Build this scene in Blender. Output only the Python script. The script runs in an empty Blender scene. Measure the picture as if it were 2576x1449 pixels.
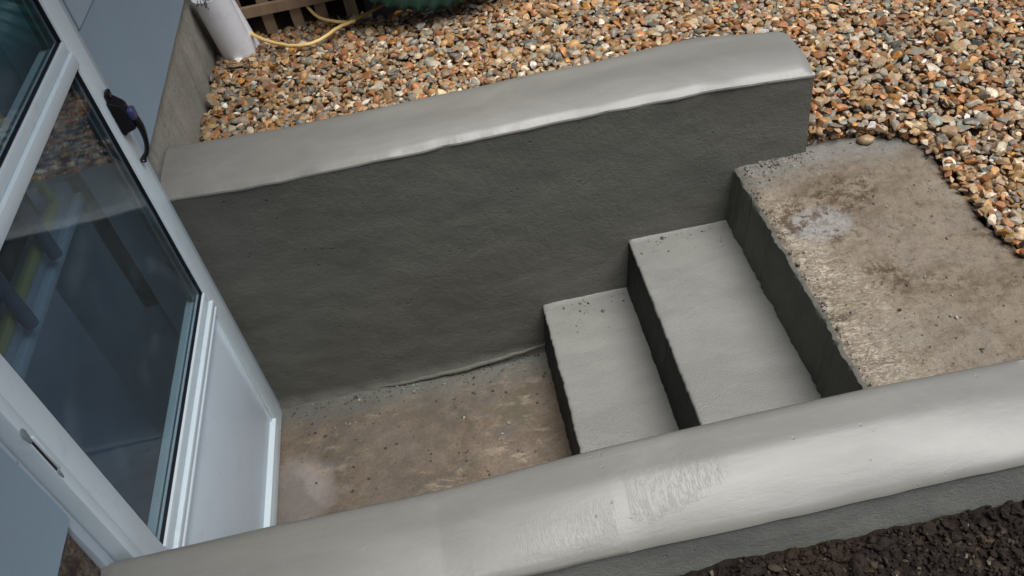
import bpy, bmesh, math, random
import numpy as np
from mathutils import Vector, Matrix, noise
R = math.radians
random.seed(7); rng = np.random.default_rng(7)
scene = bpy.context.scene
C = scene.collection

# ------------------------------------------------------------------ camera
cam_d = bpy.data.cameras.new("camera"); cam = bpy.data.objects.new("camera", cam_d); C.objects.link(cam)
cam.location = (0.7467, -0.8594, 1.9898); cam.rotation_euler = (0.7970, 0.1464, -0.1560)
cam_d.sensor_width = 36; cam_d.lens = 2170.32/2576*36; cam_d.clip_start = .02; cam_d.clip_end = 500
scene.camera = cam

# ------------------------------------------------------------------ sky, sun, exposure
SUN_EL, SUN_AZ = 68, 130        # azimuth measured clockwise from +Y
w = bpy.data.worlds.new("World"); scene.world = w; w.use_nodes = True
nt = w.node_tree; bg = nt.nodes["Background"]
sky = nt.nodes.new("ShaderNodeTexSky"); sky.sky_type = 'NISHITA'; sky.sun_disc = False
sky.sun_elevation = R(SUN_EL); sky.sun_rotation = R(SUN_AZ)
sky.air_density = 1.0; sky.dust_density = 3.0; sky.ozone_density = 1.0
nt.links.new(sky.outputs[0], bg.inputs[0]); bg.inputs[1].default_value = 0.05
sl = bpy.data.lights.new("sun", 'SUN'); sl.energy = 2.6; sl.angle = R(44); sl.color = (1.0, .985, .975)
so = bpy.data.objects.new("sun", sl); C.objects.link(so)
d = Vector((math.cos(R(SUN_EL))*math.sin(R(SUN_AZ)), math.cos(R(SUN_EL))*math.cos(R(SUN_AZ)), math.sin(R(SUN_EL))))
so.rotation_euler = d.to_track_quat('Z', 'Y').to_euler()
scene.view_settings.view_transform = 'Standard'; scene.view_settings.look = 'None'
scene.view_settings.exposure = 0.56; scene.view_settings.gamma = 1.0
scene.cycles.max_bounces = 8

# ------------------------------------------------------------------ helpers
def tag(o, label=None, cat=None, group=None, kind=None):
    if label: o['label'] = label
    if cat: o['category'] = cat
    if group: o['group'] = group
    if kind: o['kind'] = kind
    return o
def empty(name, loc=(0, 0, 0), parent=None):
    o = bpy.data.objects.new(name, None); C.objects.link(o); o.location = loc; o.empty_display_size = .1
    if parent: o.parent = parent
    return o
def link(name, me, mats, parent=None):
    o = bpy.data.objects.new(name, me); C.objects.link(o)
    for m in (mats if isinstance(mats, (list, tuple)) else [mats]): me.materials.append(m)
    if parent is not None:
        o.parent = parent; o.matrix_parent_inverse = Matrix.Translation(-Vector(parent_world(parent)))
    return o
def parent_world(p):
    return Vector(p.location)      # nested empties cancel their own parent's offset
def smooth(me, ang=35):
    me.shade_smooth()
    try: me.set_sharp_from_angle(angle=R(ang))
    except Exception: pass
def mk(name, verts, faces, mat, parent=None, sm=None):
    me = bpy.data.meshes.new(name); me.from_pydata([tuple(v) for v in verts], [], faces); me.update()
    if sm: smooth(me, sm)
    return link(name, me, mat, parent)
def bm_obj(name, bm, mat, parent=None, sm=None):
    bmesh.ops.recalc_face_normals(bm, faces=bm.faces)
    me = bpy.data.meshes.new(name); bm.to_mesh(me); bm.free()
    if sm: smooth(me, sm)
    return link(name, me, mat, parent)
def add_box(bm, x0, x1, y0, y1, z0, z1, bev=.0, seg=2):
    r = bmesh.ops.create_cube(bm, size=1)
    vs = r['verts']
    for v in vs:
        v.co = Vector(((x0+x1)/2+v.co.x*(x1-x0), (y0+y1)/2+v.co.y*(y1-y0), (z0+z1)/2+v.co.z*(z1-z0)))
    if bev:
        es = list({e for v in vs for e in v.link_edges})
        bmesh.ops.bevel(bm, geom=es, offset=bev, segments=seg, affect='EDGES', profile=.5)
def box(name, b, mat, parent=None, bev=.0, sm=None):
    bm = bmesh.new(); add_box(bm, *b, bev=bev); return bm_obj(name, bm, mat, parent, sm)
def boxes(name, bl, mat, parent=None, bev=.0, sm=None):
    bm = bmesh.new()
    for b in bl: add_box(bm, *b, bev=bev)
    return bm_obj(name, bm, mat, parent, sm)
def tube(bm, pts, rad, n=12, cap=True):
    pts = [Vector(p) for p in pts]; rings = []
    up = Vector((0, 0, 1)); prev = None
    for i, p in enumerate(pts):
        t = (pts[min(i+1, len(pts)-1)]-pts[max(i-1, 0)]).normalized()
        if prev is None:
            a = t.cross(up)
            if a.length < .1: a = t.cross(Vector((1, 0, 0)))
            a.normalize()
        else: a = (prev-t*prev.dot(t)).normalized()
        prev = a; b = t.cross(a)
        r = rad[i] if hasattr(rad, '__len__') else rad
        rings.append([bm.verts.new(p+(a*math.cos(2*math.pi*k/n)+b*math.sin(2*math.pi*k/n))*r) for k in range(n)])
    for i in range(len(rings)-1):
        for k in range(n):
            bm.faces.new((rings[i][k], rings[i][(k+1) % n], rings[i+1][(k+1) % n], rings[i+1][k]))
    if cap:
        bm.faces.new(rings[0][::-1]); bm.faces.new(rings[-1])
def spline(pts, n):
    P = [Vector(p) for p in pts]; P = [P[0]*2-P[1]]+P+[P[-1]*2-P[-2]]; out = []
    for i in range(1, len(P)-2):
        for k in range(n):
            t = k/n; a, b, c, e = P[i-1], P[i], P[i+1], P[i+2]
            out.append(.5*((2*b)+(c-a)*t+(2*a-5*b+4*c-e)*t*t+(3*b-a-3*c+e)*t**3))
    out.append(P[-2]); return out
def nz(x, y=0, z=0): return noise.noise(Vector((x, y, z)))
def fbm(x, y, z=0, o=4):
    return noise.fractal(Vector((x, y, z)), 1.0, 2.0, o)

# ------------------------------------------------------------------ materials
class M:
    def __init__(s, name):
        s.m = bpy.data.materials.new(name); s.m.use_nodes = True; s.t = s.m.node_tree; s.N = s.t.nodes
        s.b = s.N["Principled BSDF"]; s.out = s.N["Material Output"]
        s.co = s.N.new("ShaderNodeTexCoord").outputs['Object']
    def n(s, t, **k):
        x = s.N.new(t)
        for a, v in k.items(): setattr(x, a, v)
        return x
    def l(s, a, b): s.t.links.new(a, b)
    def map(s, scale=(1, 1, 1), rot=(0, 0, 0), loc=(0, 0, 0)):
        x = s.n("ShaderNodeMapping"); x.inputs['Scale'].default_value = scale; x.inputs['Rotation'].default_value = rot
        x.inputs['Location'].default_value = loc
        s.l(s.co, x.inputs[0]); return x.outputs[0]
    def noise(s, scale, detail=4, rough=.55, vec=None, dist=0):
        x = s.n("ShaderNodeTexNoise"); x.inputs['Scale'].default_value = scale; x.inputs['Detail'].default_value = detail
        x.inputs['Roughness'].default_value = rough; x.inputs['Distortion'].default_value = dist
        s.l(vec if vec is not None else s.co, x.inputs['Vector']); return x.outputs['Fac']
    def vor(s, scale, vec=None, feat='F1'):
        x = s.n("ShaderNodeTexVoronoi", feature=feat); x.inputs['Scale'].default_value = scale
        s.l(vec if vec is not None else s.co, x.inputs['Vector']); return x
    def ramp(s, f, stops):
        x = s.n("ShaderNodeValToRGB"); e = x.color_ramp.elements
        while len(e) < len(stops): e.new(.5)
        for i, (p, c) in enumerate(stops):
            e[i].position = p
            e[i].color = tuple(c)+(1,) if hasattr(c, '__len__') else (c, c, c, 1)
        s.l(f, x.inputs[0]); return x.outputs[0]
    def mix(s, f, a, b, mode='MIX'):
        x = s.n("ShaderNodeMix", data_type='RGBA', blend_type=mode)
        for i, v in ((0, f), (6, a), (7, b)):
            if hasattr(v, 'is_output') or hasattr(v, 'links'): s.l(v, x.inputs[i])
            else: x.inputs[i].default_value = v if i == 0 else tuple(v)+(1,) if len(v) == 3 else v
        return x.outputs[2]
    def math(s, op, a, b=0.0):
        x = s.n("ShaderNodeMath", operation=op)
        for i, v in ((0, a), (1, b)):
            if hasattr(v, 'links'): s.l(v, x.inputs[i])
            else: x.inputs[i].default_value = v
        return x.outputs[0]
    def col(s, v):
        if hasattr(v, 'links'): s.l(v, s.b.inputs['Base Color'])
        else: s.b.inputs['Base Color'].default_value = tuple(v)+(1,)
    def rough(s, v):
        if hasattr(v, 'links'): s.l(v, s.b.inputs['Roughness'])
        else: s.b.inputs['Roughness'].default_value = v
    def bump(s, hs, base=None):
        nrm = None
        for h, st, di in hs:
            x = s.n("ShaderNodeBump"); x.inputs['Strength'].default_value = st; x.inputs['Distance'].default_value = di
            s.l(h, x.inputs['Height'])
            if nrm is not None: s.l(nrm, x.inputs['Normal'])
            nrm = x.outputs[0]
        s.l(nrm, s.b.inputs['Normal'])
    def pos(s):
        return s.n("ShaderNodeSeparateXYZ")

def mul(c, k): return tuple(min(1, v*k) for v in c)

def render_mat(name, base, rlo, rhi, streak=1.0, grain=1.0, spec=.5, pits=1.0, coat=0.0, grit=0, iso=False, patch=False):
    m = M(name)
    big = m.noise(2.2, 5, .6, m.map((.6, 2, 2)))
    med = m.noise(14, 6, .65, m.map((.5, 1.4, 1.4)))
    fine = m.noise(260, 3, .6)
    streaks = m.noise(30, 4, .6, m.map((.12, 1, 1.2)))
    grain_s = m.noise(190 if iso else 120, 4, .7, None if iso else m.map((.3, 1, 1)))
    gn = m.noise(75, 6, .72); sw = m.noise(11, 5, .65, m.map((.45, 1, 1.1), (0, .3, 0)) if not iso else None, .8)
    c = m.mix(m.ramp(big, [(.3, 0.), (.7, 1.)]), mul(base, .84), mul(base, 1.12))
    c = m.mix(m.ramp(med, [(.35, 0.), (.75, .55)]), c, mul(base, .8))
    c = m.mix(m.math('MULTIPLY', fine, .25), c, mul(base, 1.25))
    scr = m.noise(16, 3, .5, m.map((9, .35, .35), (0, 0, .12)))
    scm = m.math('MULTIPLY', m.ramp(scr, [(.66, 0.), (.70, 1.)]), m.ramp(m.noise(4, 2, .5, m.map((1, 1, 1), loc=(7, 0, 0))), [(.5, 0.), (.6, 1.)]))
    blot = m.noise(5.5, 6, .7, m.map((.5, 1.2, 1.2), loc=(1.7, 3, 5)), 1.0)
    c = m.mix(m.ramp(blot, [(.40, .38), (.58, 0.)]), c, mul(base, .68))
    pl = []
    if patch:      # skin of drying render wrinkled across the wall
        sp = m.pos(); m.l(m.co, sp.inputs[0]); X = sp.outputs['X']; Y = sp.outputs['Y']
        wb = m.math('MULTIPLY', m.noise(14, 3), .05)
        def win(v, a, b2, e, e2):
            return m.math('MULTIPLY', m.ramp(m.math('ADD', m.math('SUBTRACT', v, a), .5), [(.5, 0.), (.5+e, 1.)]), m.ramp(m.math('ADD', m.math('SUBTRACT', v, b2), .5), [(.5-e2, 1.), (.5, 0.)]))
        Yw = m.math('ADD', Y, m.math('SUBTRACT', m.math('MULTIPLY', m.noise(22, 4, .6, m.map((1, 1, 1), loc=(5, 5, 5))), .05), .025))
        Ys = m.math('SUBTRACT', Yw, m.math('MULTIPLY', m.math('SUBTRACT', X, .87), .22))
        w1 = m.math('MULTIPLY', win(m.math('ADD', X, m.math('MULTIPLY', wb, .1)), .873, 1.055, .006, .05), win(Ys, -.156, -.062, .008, .02))
        w2 = m.math('MULTIPLY', win(m.math('ADD', X, wb), .70, .885, .03, .012), win(Yw, -.170, -.100, .02, .03))
        msk = m.math('MAXIMUM', w1, w2)
        wr = m.noise(100, 5, .65, m.map((2.3, .5, .5), (0, 0, .25)), .9)
        wv2 = m.ramp(wr, [(.40, 0.), (.50, 1.)])
        pl = [(m.math('MULTIPLY', wv2, msk), .25, .0018), (w1, -.14, .0012)]
        c = m.mix(m.math('MULTIPLY', msk, .03), c, mul(base, .75))
    v = m.vor(38, m.map((1, 1.2, 1)))
    pm = m.ramp(v.outputs['Distance'], [(.05, 1.), (.13, 0.)])
    sel = m.ramp(m.noise(9, 2), [(.55, 0.), (.62, 1.)])
    pit = m.math('MULTIPLY', pm, sel)
    c = m.mix(m.math('MULTIPLY', pit, .5*pits), c, mul(base, .35))
    m.col(c)
    m.rough(m.ramp(m.noise(5, 5, .6, m.map((.4, 1, 1))), [(.3, rlo), (.7, rhi)]))
    m.b.inputs['Specular IOR Level'].default_value = spec
    m.b.inputs['Coat Weight'].default_value = coat; m.b.inputs['Coat Roughness'].default_value = .42
    m.bump([(big, .14, .012), (streaks, .35*streak, .004), (grain_s, .35*grain, .002), (fine, .25*grain, .0012), (blot, .12, .004), (scm, -.25, .0016), (gn, .55*grit, .005), (sw, .22*grit, .010)]+pl+[
            (m.math('MULTIPLY', pit, -1), .8*pits, .004)])
    return m.m

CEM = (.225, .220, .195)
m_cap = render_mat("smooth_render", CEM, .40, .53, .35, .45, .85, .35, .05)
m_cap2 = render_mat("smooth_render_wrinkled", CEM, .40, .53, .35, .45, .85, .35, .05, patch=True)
m_face = render_mat("wet_shaded_render", (.145, .144, .121), .5, .72, .15, 2.2, .35, 1.2, grit=1, iso=True)  # damp render; colour also darkened to carry the shade inside the well
m_outer = render_mat("outer_render", (.29, .295, .26), .5, .7, .3, 1.6, .35, 1.0, grit=.7, iso=True)
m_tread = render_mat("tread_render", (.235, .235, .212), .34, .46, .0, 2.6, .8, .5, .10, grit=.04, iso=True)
m_riser = render_mat("riser_render_shaded", (.036, .036, .032), .55, .75, .4, 1.8, .2, 1.0, grit=1)  # near-black tone puts the corner shade into the lower risers' colour
m_riser_top = render_mat("riser_render_upper", (.125, .122, .100), .55, .75, .4, 1.8, .3, 1.0, grit=1)  # top riser: same render, colour darkened less for shade

def concrete_floor_mat():
    m = M("stained_floor_concrete")
    big = m.noise(4.5, 8, .72, dist=.3); med = m.noise(19, 8, .78, dist=.2); fine = m.noise(110, 5, .7)
    c = m.ramp(big, [(.30, (.095, .09, .078)), (.46, (.13, .098, .068)), (.58, (.18, .138, .098)), (.72, (.135, .125, .12))])
    c = m.mix(m.ramp(med, [(.42, 0.), (.75, .9)]), c, (.24, .195, .145))
    c = m.mix(m.ramp(m.noise(8, 4, .6, m.map((1, 1, 1), loc=(3, 1, 0))), [(.55, 0.), (.7, .7)]), c, (.115, .11, .11))
    c = m.mix(m.ramp(m.noise(6, 4, .6, m.map((1, 1, 1), loc=(9, 4, 0))), [(.60, 0.), (.72, .5)]), c, (.09, .10, .055))
    c = m.mix(m.ramp(fine, [(.35, .5), (.6, 0.)]), c, (.08, .065, .05))
    # pale spilt slurry near the door
    g = m.n("ShaderNodeTexGradient", gradient_type='SPHERICAL')
    mp = m.map((7, 5.5, 1)); mp.node.inputs['Location'].default_value = (-.49-.25, -3.2-.25, -.25)
    a = m.n("ShaderNodeVectorMath", operation='ADD'); m.l(mp, a.inputs[0])
    sc = m.n("ShaderNodeVectorMath", operation='SCALE'); sc.inputs['Scale'].default_value = .5
    nn = m.n("ShaderNodeTexNoise"); nn.inputs['Scale'].default_value = 9; m.l(m.co, nn.inputs['Vector']); m.l(nn.outputs['Color'], sc.inputs[0])
    m.l(sc.outputs[0], a.inputs[1]); m.l(a.outputs[0], g.inputs[0])
    c = m.mix(m.ramp(g.outputs['Fac'], [(.22, 0.), (.6, .7)]), c, (.33, .30, .28))
    rub = m.math('MULTIPLY', m.ramp(m.noise(20, 6, .75, m.map((.5, 1.2, 1), (0, 0, .1)), .4), [(.54, 0.), (.64, .7)]), m.ramp(m.noise(5, 2, .5, m.map((1, 1, 1), loc=(.2, 6, 0))), [(.42, 0.), (.55, 1.)]))
    c = m.mix(rub, c, (.33, .265, .19))
    wet = m.ramp(m.noise(3.2, 5, .6, m.map((1, 1, 1), loc=(4, 4, 4)), 1), [(.5, 0.), (.66, .5)])
    c = m.mix(wet, c, (.095, .082, .066))
    # grey mortar smears along the foot of the far wall
    sp = m.pos(); m.l(m.co, sp.inputs[0])
    yy = m.math('ADD', sp.outputs['Y'], m.math('MULTIPLY', m.noise(12, 5, .7), .16))
    c = m.mix(m.ramp(yy, [(.88, 0.), (.97, .9)]), c, (.13, .135, .12))
    v = m.vor(30); pit = m.math('MULTIPLY', m.ramp(v.outputs['Distance'], [(.08, 1.), (.16, 0.)]), m.ramp(m.noise(7, 2, .5), [(.5, 0.), (.58, 1.)]))
    c = m.mix(m.math('MULTIPLY', pit, .8), c, (.05, .04, .03))
    m.col(c); m.rough(m.ramp(big, [(.3, .35), (.7, .7)])); m.b.inputs['Specular IOR Level'].default_value = .4
    m.bump([(med, .5, .006), (fine, .5, .003), (m.math('MULTIPLY', pit, -1), 1, .004)])
    return m.m
m_floor = concrete_floor_mat()

def slab_mat():
    m = M("rough_slab_concrete")
    big = m.noise(3.2, 7, .68, m.map((1, 1.3, 1)), .4); med = m.noise(15, 8, .75, m.map((.7, 1.2, 1)), .6)
    fib = m.noise(62, 6, .78, m.map((.6, 1.5, 1), (0, 0, .35)), 2.0); fine = m.noise(240, 4, .75)
    c = m.ramp(big, [(.32, (.22, .18, .13)), (.5, (.285, .235, .175)), (.68, (.265, .24, .195))])
    c = m.mix(m.ramp(med, [(.48, 0.), (.66, .75)]), c, (.16, .12, .085))
    c = m.mix(m.ramp(med, [(.25, .8), (.42, 0.)]), c, (.34, .30, .235))
    # straw and pale smears near the nosing (x ~ 1.45-1.6)
    sp = m.pos(); m.l(m.co, sp.inputs[0])
    xx = m.math('ADD', sp.outputs['X'], m.math('MULTIPLY', m.noise(7, 5, .7), .34))
    near = m.ramp(m.math('SUBTRACT', xx, 1.0), [(.60, 1.), (.78, 0.)])
    ysel = m.ramp(m.math('ADD', sp.outputs['Y'], m.math('MULTIPLY', m.noise(9, 4), .25)), [(.82, 1.), (.92, 0.)])
    straw = m.math('MULTIPLY', m.math('MULTIPLY', near, ysel), m.ramp(fib, [(.47, 0.), (.60, 1.)]))
    c = m.mix(m.math('MULTIPLY', straw, .85), c, (.66, .59, .47))
    # grey fresh mortar haze next to the wall
    yg = m.ramp(m.math('ADD', sp.outputs['Y'], m.math('MULTIPLY', m.noise(8, 5, .7), .22)), [(.90, 0.), (1.0, .85)])
    c = m.mix(yg, c, (.24, .235, .215))
    gg = m.n("ShaderNodeTexGradient", gradient_type='SPHERICAL'); g_mp = m.map((10, 13, 0)); g_mp.node.inputs['Location'].default_value = (-15.3, -8.35, 0)
    m.l(g_mp, gg.inputs[0])
    g2 = m.ramp(m.math('ADD', gg.outputs['Fac'], m.math('MULTIPLY', m.noise(30, 4), .25)), [(.2, 0.), (.55, .7)])
    c = m.mix(g2, c, (.36, .355, .34))
    # mud
    mud = m.math('MULTIPLY', m.ramp(m.noise(4, 4, .6, m.map((1, 1, 1), loc=(5.1, 2.2, 0))), [(.5, 0.), (.62, 1.)]), m.ramp(m.noise(38, 5, .8), [(.47, 0.), (.56, 1.)]))
    c = m.mix(m.math('MULTIPLY', mud, .85), c, (.09, .058, .035))
    c = m.mix(m.ramp(fine, [(.3, .45), (.5, 0.)]), c, (.08, .065, .05))
    sk = m.ramp(m.noise(60, 7, .85), [(.55, 0.), (.64, .8)]); c = m.mix(sk, c, (.10, .075, .05))
    m.col(c); m.rough(.9); m.b.inputs['Specular IOR Level'].default_value = .12
    m.bump([(med, .8, .010), (fib, .45, .004), (fine, .8, .003)])
    return m.m
m_slab = slab_mat()

def paint_mat(name, base, rough=.42, n=.06, spec=.5, dirt=.42):
    m = M(name)
    a = m.noise(6, 5, .6); f = m.noise(420, 2, .5)
    c = m.mix(a, mul(base, 1-n), mul(base, 1+n))
    dd = m.ramp(m.noise(16, 7, .82), [(.55, 0.), (.75, dirt)])
    c = m.mix(dd, c, mul(base, .6))
    v = m.vor(22); sp = m.math('MULTIPLY', m.ramp(v.outputs['Distance'], [(.025, 1.), (.05, 0.)]), m.ramp(m.noise(5, 1), [(.55, 0.), (.6, 1.)]))
    c = m.mix(m.math('MULTIPLY', sp, .5), c, mul(base, .4))
    m.col(c); m.rough(m.ramp(m.noise(9, 4), [(.3, rough-.06), (.7, rough+.1)])); m.b.inputs['Specular IOR Level'].default_value = spec
    m.bump([(a, .1, .004), (f, .12, .0006)])
    return m.m
m_wallpaint = paint_mat("blue_grey_masonry_paint", (.275, .365, .44), .6, .05, .3, .2)
m_panelpaint = paint_mat("upper_board_paint", (.34, .42, .49), .6, .04, .3, .2)
m_door = paint_mat("pale_grey_door_paint", (.66, .76, .80), .38, .03)
m_doorlow = paint_mat("door_panel_paint", (.64, .73, .80), .42, .03)
m_frame = paint_mat("door_frame_paint", (.42, .49, .56), .45, .04)
m_black = paint_mat("black_gasket_and_shade", (.012, .012, .018), .3, .1)
m_spacer = paint_mat("glazing_spacer", (.10, .14, .13), .4, .1)
m_handle = paint_mat("black_handle", (.008, .007, .010), .28, .1)
m_button = paint_mat("blue_black_button", (.05, .06, .15), .3, .1)
m_plastic = paint_mat("white_plastic", (.84, .86, .90), .3, .04, .5, .5)
m_yframe = paint_mat("yellow_timber", (.42, .40, .17), .5, .1)
m_slate = paint_mat("slate_paint", (.095, .135, .195), .5, .1, .3)
m_sill = paint_mat("grey_sill_paint", (.34, .40, .48), .5, .1, .3)
m_post = paint_mat("dark_post_paint", (.09, .11, .17), .5, .1, .3)
m_dark = paint_mat("dark_void_shade", (.03, .03, .035), .8, .1, .1)  # near-black colour for deep shade behind the glass and under the deck
m_hingemark = paint_mat("putty", (.22, .26, .28), .6, .1)

def pale_sheet():
    m = M("cloud_reflection_sheet"); f = m.noise(4.5, 4, .55, m.map((1, 1, 1), loc=(0, 2, 1)))  # pale blotches paint a cloudy sky reflection
    m.col(m.ramp(f, [(.35, (.16, .21, .22)), (.6, (.50, .62, .64))])); m.rough(.6); return m.m
m_pale = pale_sheet()

def glass_mat():
    m = M("smudged_glass"); m.N.remove(m.b)
    tr = m.n("ShaderNodeBsdfTransparent"); tr.inputs[0].default_value = (.80, .87, .90, 1)
    gl = m.n("ShaderNodeBsdfGlossy"); gl.inputs['Roughness'].default_value = .012; gl.inputs['Color'].default_value = (.9, .97, 1, 1)
    lw = m.n("ShaderNodeLayerWeight"); lw.inputs['Blend'].default_value = .5
    k = m.math('ADD', m.math('MULTIPLY', m.math('POWER', lw.outputs['Facing'], 5), .95), .042)
    mx = m.n("ShaderNodeMixShader"); m.l(k, mx.inputs[0]); m.l(tr.outputs[0], mx.inputs[1]); m.l(gl.outputs[0], mx.inputs[2])
    df = m.n("ShaderNodeBsdfDiffuse"); df.inputs[0].default_value = (.55, .65, .72, 1)
    # wiped arcs and drips of cement haze
    wv = m.n("ShaderNodeTexWave", wave_type='RINGS', rings_direction='X'); wv.inputs['Scale'].default_value = 2.2
    wv.inputs['Distortion'].default_value = 6; wv.inputs['Detail'].default_value = 4
    m.l(m.map((1, 1, 1), loc=(0, -.45, -.55)), wv.inputs[0])
    patch = m.ramp(m.noise(4.2, 3, .5, m.map((1, 1, 1), loc=(0, .3, .2))), [(.50, 0.), (.62, 1.)])
    s1 = m.math('MULTIPLY', m.ramp(wv.outputs['Fac'], [(.6, 0.), (1., .045)]), patch)
    haze = m.ramp(m.noise(3, 4, .6), [(.3, .008), (.7, .03)])
    ms = m.n("ShaderNodeMixShader"); m.l(m.math('ADD', s1, haze), ms.inputs[0]); m.l(mx.outputs[0], ms.inputs[1]); m.l(df.outputs[0], ms.inputs[2])
    m.l(ms.outputs[0], m.out.inputs[0]); return m.m
m_glass = glass_mat()

def timber():
    m = M("weathered_timber"); f = m.noise(22, 5, .6, m.map((1, 1, .12)))
    m.col(m.ramp(f, [(.3, (.23, .155, .095)), (.7, (.36, .26, .17))])); m.rough(.8); m.bump([(f, .4, .003)]); return m.m
m_timber = timber()

def brick_mat():
    m = M("dark_brickwork"); b = m.n("ShaderNodeTexBrick")
    b.inputs['Scale'].default_value = 1; b.inputs['Brick Width'].default_value = .225; b.inputs['Row Height'].default_value = .075
    b.inputs['Mortar Size'].default_value = .006; b.inputs['Color1'].default_value = (.06, .028, .024, 1)
    b.inputs['Color2'].default_value = (.085, .04, .032, 1); b.inputs['Mortar'].default_value = (.13, .125, .12, 1)
    mp = m.map((1, 1, 1), (R(90), 0, 0)); m.l(mp, b.inputs[0])
    c = m.mix(m.noise(30, 5), b.outputs['Color'], (.05, .035, .03)); m.col(c); m.rough(.85)
    m.bump([(b.outputs['Fac'], -.6, .006)]); return m.m
m_brick = brick_mat()

def plinth_mat():
    m = M("weathered_plinth"); a = m.noise(5, 6, .65); f = m.noise(90, 6, .8); st = m.noise(14, 5, .7, m.map((1, 1, .25)))
    c = m.ramp(a, [(.3, (.27, .26, .22)), (.7, (.42, .40, .34))]); c = m.mix(m.ramp(st, [(.5, 0.), (.75, .6)]), c, (.10, .105, .095))
    c = m.mix(m.ramp(f, [(.3, .6), (.5, 0.)]), c, (.09, .085, .07)); m.col(c); m.rough(.85)
    m.bump([(a, .5, .012), (f, .8, .004)]); return m.m
m_plinth = plinth_mat()

def dirtymason():
    m = M("dirty_masonry"); a = m.noise(18, 6, .7); b = m.noise(60, 5, .8)
    c = m.ramp(a, [(.35, (.045, .022, .018)), (.5, (.12, .085, .06)), (.68, (.30, .27, .23))]); c = m.mix(m.ramp(b, [(.35, .8), (.55, 0.)]), c, (.02, .012, .01))
    m.col(c); m.rough(.9); m.bump([(a, 1, .02), (b, .8, .006)]); return m.m
m_dirtymason = dirtymason()
def ground_mat(name, c1, c2, sc=60):
    m = M(name); a = m.noise(sc, 6, .75); m.col(m.ramp(a, [(.35, c1), (.65, c2)])); m.rough(.9); m.bump([(a, 1, .02)]); return m.m
m_bed = ground_mat("gravel_bed_dirt", (.05, .032, .02), (.13, .08, .05))

def soil_mat():
    m = M("dark_wet_soil"); a = m.noise(26, 7, .75); f = m.noise(170, 5, .8); g = m.noise(6, 4, .6)
    at = m.n("ShaderNodeAttribute", attribute_name="rnd")
    c = m.ramp(a, [(.3, (.010, .0070, .0055)), (.55, (.026, .017, .013)), (.75, (.05, .035, .024))])
    c = m.mix(m.ramp(at.outputs['Fac'], [(.80, 0.), (.99, .75)]), c, (.11, .085, .055))
    c = m.mix(m.ramp(at.outputs['Fac'], [(.985, 0.), (.99, .9)]), c, (.28, .25, .20))
    c = m.mix(m.ramp(g, [(.45, 0.), (.7, .6)]), c, (.05, .032, .02))
    v = m.vor(46); sp = m.math('MULTIPLY', m.ramp(v.outputs['Distance'], [(.12, 1.), (.2, 0.)]), m.ramp(m.noise(21, 2), [(.62, 0.), (.66, 1.)]))
    c = m.mix(sp, c, (.16, .12, .08)); m.col(c); m.rough(m.ramp(f, [(.3, .45), (.7, .85)])); m.b.inputs['Specular IOR Level'].default_value = .3
    m.bump([(a, .8, .012), (f, .8, .004)]); return m.m
m_soil = soil_mat()

def crumb_mat():
    m = M("mortar_crumb"); at = m.n("ShaderNodeAttribute", attribute_name="rnd")
    m.col(m.ramp(at.outputs['Fac'], [(0, (.05, .035, .025)), (.4, (.12, .09, .065)), (.6, (.19, .18, .16)), (1, (.34, .32, .28))])); m.rough(.85); return m.m
m_crumb = crumb_mat()
def stone_mat():
    m = M("river_gravel")
    at = m.n("ShaderNodeAttribute", attribute_name="rnd"); at2 = m.n("ShaderNodeAttribute", attribute_name="rnd2")
    pal = [(0, (.33, .155, .08)), (.09, (.44, .27, .14)), (.19, (.22, .19, .15)), (.29, (.32, .22, .14)), (.38, (.52, .40, .26)),
           (.47, (.28, .17, .085)), (.54, (.22, .23, .19)), (.62, (.40, .29, .19)), (.70, (.34, .24, .13)), (.77, (.40, .20, .10)),
           (.82, (.36, .32, .25)), (.885, (.09, .10, .10)), (.905, (.60, .52, .40)), (.96, (.46, .24, .09)), (.987, (.70, .66, .60))]
    x = m.n("ShaderNodeValToRGB"); e = x.color_ramp.elements; x.color_ramp.interpolation = 'CONSTANT'
    while len(e) < len(pal): e.new(.5)
    for i, (p, c) in enumerate(pal): e[i].position = p; e[i].color = c+(1,)
    m.l(at.outputs['Fac'], x.inputs[0])
    hsv = m.n("ShaderNodeHueSaturation"); m.l(x.outputs[0], hsv.inputs['Color'])
    m.l(m.math('ADD', m.math('MULTIPLY', at2.outputs['Fac'], .92), .60), hsv.inputs['Value'])
    hsv.inputs['Saturation'].default_value = 1.15
    a = m.noise(75, 5, .7); b = m.noise(260, 4, .7)
    c = m.mix(m.ramp(a, [(.42, 0.), (.68, .5)]), hsv.outputs[0], (.08, .05, .035))
    c = m.mix(m.ramp(b, [(.50, 0.), (.78, .35)]), c, (.55, .44, .32))
    m.col(c); m.rough(m.ramp(a, [(.3, .28), (.7, .6)])); m.b.inputs['Specular IOR Level'].default_value = .45
    m.bump([(a, .5, .003), (b, .3, .0012)]); return m.m
m_stone = stone_mat()

def green_mat():
    m = M("green_ducting"); a = m.noise(20, 4); m.col(m.ramp(a, [(.3, (.008, .09, .08)), (.7, (.018, .15, .135))])); m.rough(.3); return m.m
m_green = green_mat()
m_hose = paint_mat("yellow_hose_rubber", (.84, .60, .24), .45, .12, .4, .5)
m_twig = paint_mat("twig_bark", (.30, .21, .07), .7, .2, .3, .5)
m_leaf = paint_mat("dry_leaf", (.30, .16, .06), .7, .2, .3, .5)
m_gleaf = paint_mat("yellow_green_leaf", (.30, .32, .05), .6, .2, .3, .3)

# ------------------------------------------------------------------ dimensions
W = .92; WT = 1.165             # well width, far side of far wall
X1, X2, X3, L = .85, 1.118, 1.415, 1.612
R1, R2, R3 = .191, .369, .547

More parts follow.
